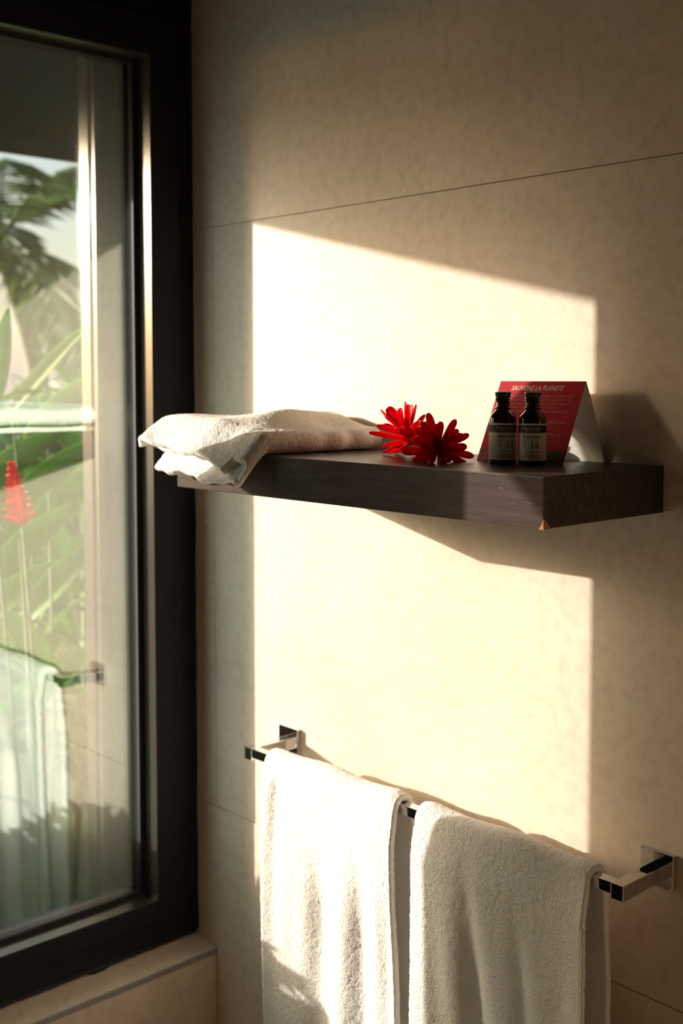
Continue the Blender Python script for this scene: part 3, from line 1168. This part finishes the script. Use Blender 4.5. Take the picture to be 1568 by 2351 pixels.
# two more clumps further back fill the view with green
def clump(loc, label, n, hmin, hmax, spread, seed, mat='leaf'):
    R = random.Random(seed)
    loc = Vector(loc)
    leaves, stems = [], []
    for i in range(n):
        a = R.uniform(0, 6.28)
        rr = spread * math.sqrt(R.random())
        b = loc + Vector((rr * math.cos(a) * 0.5, rr * math.sin(a) * 0.5, 0))
        h = R.uniform(hmin, hmax)
        top = loc + Vector((rr * math.cos(a), rr * math.sin(a), h))
        stems.append((b, top, 0.010))
        for j in range(9):
            t = 0.25 + 0.75 * j / 8
            p0 = b.lerp(top, t)
            aa = a + (j % 2) * math.pi + R.uniform(-.6, .6)
            p1 = p0 + Vector((math.cos(aa) * 0.36, math.sin(aa) * 0.36, R.uniform(-0.05, 0.24)))
            leaves.append((p0, p1, R.uniform(0.06, 0.085), 0.10, mat, R.uniform(-.4, .4)))
    return ginger_plant(loc, label, leaves, stems)


clump((-3.7, 0.75, G), 'broad leafy ginger clump behind the flowering plant outside', 9, 1.2, 1.75, 0.50, 21)
clump((-4.6, 1.75, G), 'ginger clump furthest from the window, nearest the palm', 9, 1.2, 1.9, 0.55, 22)


w2 = Vector((-2.5, -1.44, G))
ginger_plant(w2, 'slender ginger plant outside the second window', [
    ((-2.5, -1.425, 1.675), (-2.5, -1.115, 1.970), 0.060, 0.0, 'leaf', math.pi / 2),
    ((-2.5, -1.44, 1.30), (-2.62, -1.70, 1.46), 0.060, 0.05, 'leaf', 0.3),
    ((-2.5, -1.44, 1.05), (-2.75, -1.35, 1.20), 0.060, 0.05, 'leaf', -0.3),
    ((-2.5, -1.44, 0.85), (-2.40, -1.72, 0.98), 0.060, 0.05, 'leaf', 0.2)],
    [((-2.5, -1.44, G), (-2.5, -1.425, 1.68), 0.007)])


def bush(loc, rad, height, count, label, seed, leaf=0.07):
    R = np.random.default_rng(seed)
    b = empty('garden_bush', loc)
    tag(b, label, 'bush', 'bushes outside the window')
    vs_, fs = [], []
    lumps = [(R.uniform(-.5, .5) * rad, R.uniform(-.5, .5) * rad, height * (0.62 if i_ % 2 else R.uniform(.30, .45)), rad * R.uniform(.5, .62)) for i_ in range(7)]
    for i in range(count):
        lx, ly, lz, lr = lumps[i % 7]
        d = R.normal(size=3)
        d /= np.linalg.norm(d)
        c = np.array([lx, ly, lz]) + d * lr * R.uniform(0.55, 1.0) * np.array([1, 1, (height * 0.36) / lr if lr > height * 0.36 else 1])
        c[2] = max(c[2], 0.05)
        n = Vector(d + R.normal(size=3) * 0.5).normalized()
        t = n.orthogonal().normalized()
        t = Matrix.Rotation(R.uniform(0, 6.28), 3, n) @ t
        s = n.cross(t)
        L = leaf * R.uniform(0.7, 1.3)
        c = Vector(c)
        k = len(vs_)
        vs_ += [c - t * L * .5, c + s * L * .2 + n * L * .05, c + t * L * .5, c - s * L * .2 + n * L * .05]
        fs += [(k, k + 1, k + 2), (k, k + 2, k + 3)]
    fo = mesh_obj('foliage', vs_, fs, M['bush'], b, inv=False)
    fo['kind'] = 'stuff'
    for i in range(5):
        lx, ly, lz, lr = lumps[i]
        tube('branch', [(lx * .15, ly * .15, 0), (lx * .5, ly * .5, lz * .5), (lx, ly, lz)], [.018, .012, .006], M['bark'], b, 7, inv=False)
    return b


bush((-2.95, -0.86, G), 0.46, 1.66, 17000, 'dense low bush just outside the window, shading its foot', 31)
bush((-3.05, -1.78, G), 0.44, 1.34, 7000, 'dense low bush outside the second window', 32)
bush((-4.45, -0.75, G), 0.62, 1.70, 9000, 'dense unseen bush added for garden shade, nearer the ginger', 35, 0.09)  # this and the next: out of view, added to shade the low plants
bush((-4.75, -2.05, G), 0.62, 1.60, 7000, 'dense unseen bush added for garden shade, furthest from the ginger', 36, 0.09)
bush((-5.95, -0.30, G), 0.70, 1.45, 7000, 'dense unseen bush added mid-garden to shade the ground', 37, 0.10)  # this and the next: unseen, added to keep sun off the ground
bush((-6.30, -1.80, G), 0.70, 1.45, 6000, 'dense unseen bush added to shade the ground, furthest from the windows', 38, 0.10)
bush((-6.3, 2.6, G), 1.3, 2.0, 9000, 'wide bush at the back of the garden, in front of the palm', 33, 0.12)
bush((-8.2, 4.8, G), 1.5, 2.1, 8000, 'rounded bush at the foot of the palm', 34, 0.13)


def palm(base, crown, label, n, length, seed, droop=0.55):
    R = random.Random(seed)
    base, crown = Vector(base), Vector(crown)
    p = empty('palm_tree', base)
    tag(p, label, 'palm tree', 'palm trees in the garden')
    mid = base.lerp(crown, 0.5) + Vector((0.3, 0.35, 0))
    pts = []
    for i in range(13):
        t = i / 12
        pts.append(base * (1 - t) ** 2 + mid * 2 * t * (1 - t) + crown * t * t)
    tube('trunk', pts, [0.15 - 0.06 * i / 12 for i in range(13)], M['bark'], p, 12)
    for i in range(n):
        a = 2 * math.pi * i / n + R.uniform(-.15, .15)
        el = math.radians(R.uniform(-25, 65))
        h = Vector((math.cos(a), math.sin(a), 0))
        L = length * R.uniform(0.85, 1.1)
        spine = []
        for j in range(15):
            t = j / 14
            spine.append(crown + h * (L * t * math.cos(el) * (1 - 0.15 * t)) + Vector((0, 0, L * t * math.sin(el) - droop * L * t * t)))
        vs_, fs = [], []
        side = h.cross(Vector((0, 0, 1)))
        for j in range(34):
            t = 0.14 + 0.86 * j / 33
            k = min(int(t * 14), 13)
            c = spine[k].lerp(spine[k + 1], t * 14 - k)
            tg = (spine[k + 1] - spine[k]).normalized()
            ll = 0.26 * length * (math.sin(math.pi * (0.12 + 0.83 * t)) ** 0.6)
            for s in (-1, 1):
                d = (side * s * 0.8 + tg * 0.6 + Vector((0, 0, -0.35 + R.uniform(-.15, .15)))).normalized()
                w = tg.cross(d).cross(d).normalized() * 0.009 * length
                b0 = len(vs_)
                vs_ += [c - w * .6, c + w * .6, c + d * ll * .6 + w - Vector((0, 0, ll * .06)),
                        c + d * ll - Vector((0, 0, ll * .2)), c + d * ll * .6 - w - Vector((0, 0, ll * .06))]
                fs.append((b0, b0 + 1, b0 + 2, b0 + 3, b0 + 4))
        fr2 = mesh_obj('frond', vs_, fs, M['palm'], p)
        tube('rachis', spine, [0.022 - 0.018 * q_ / 14 for q_ in range(15)], M['stem'], fr2, 6, inv=False)
        fr2.children[0].matrix_parent_inverse = Matrix.Identity(4)
    return p


c1 = ray_x(-5, 560, -12.0)
palm((c1.x - 0.6, c1.y + 0.8, G), c1, 'coconut palm with drooping fronds seen through the window', 15, 2.5, 41)
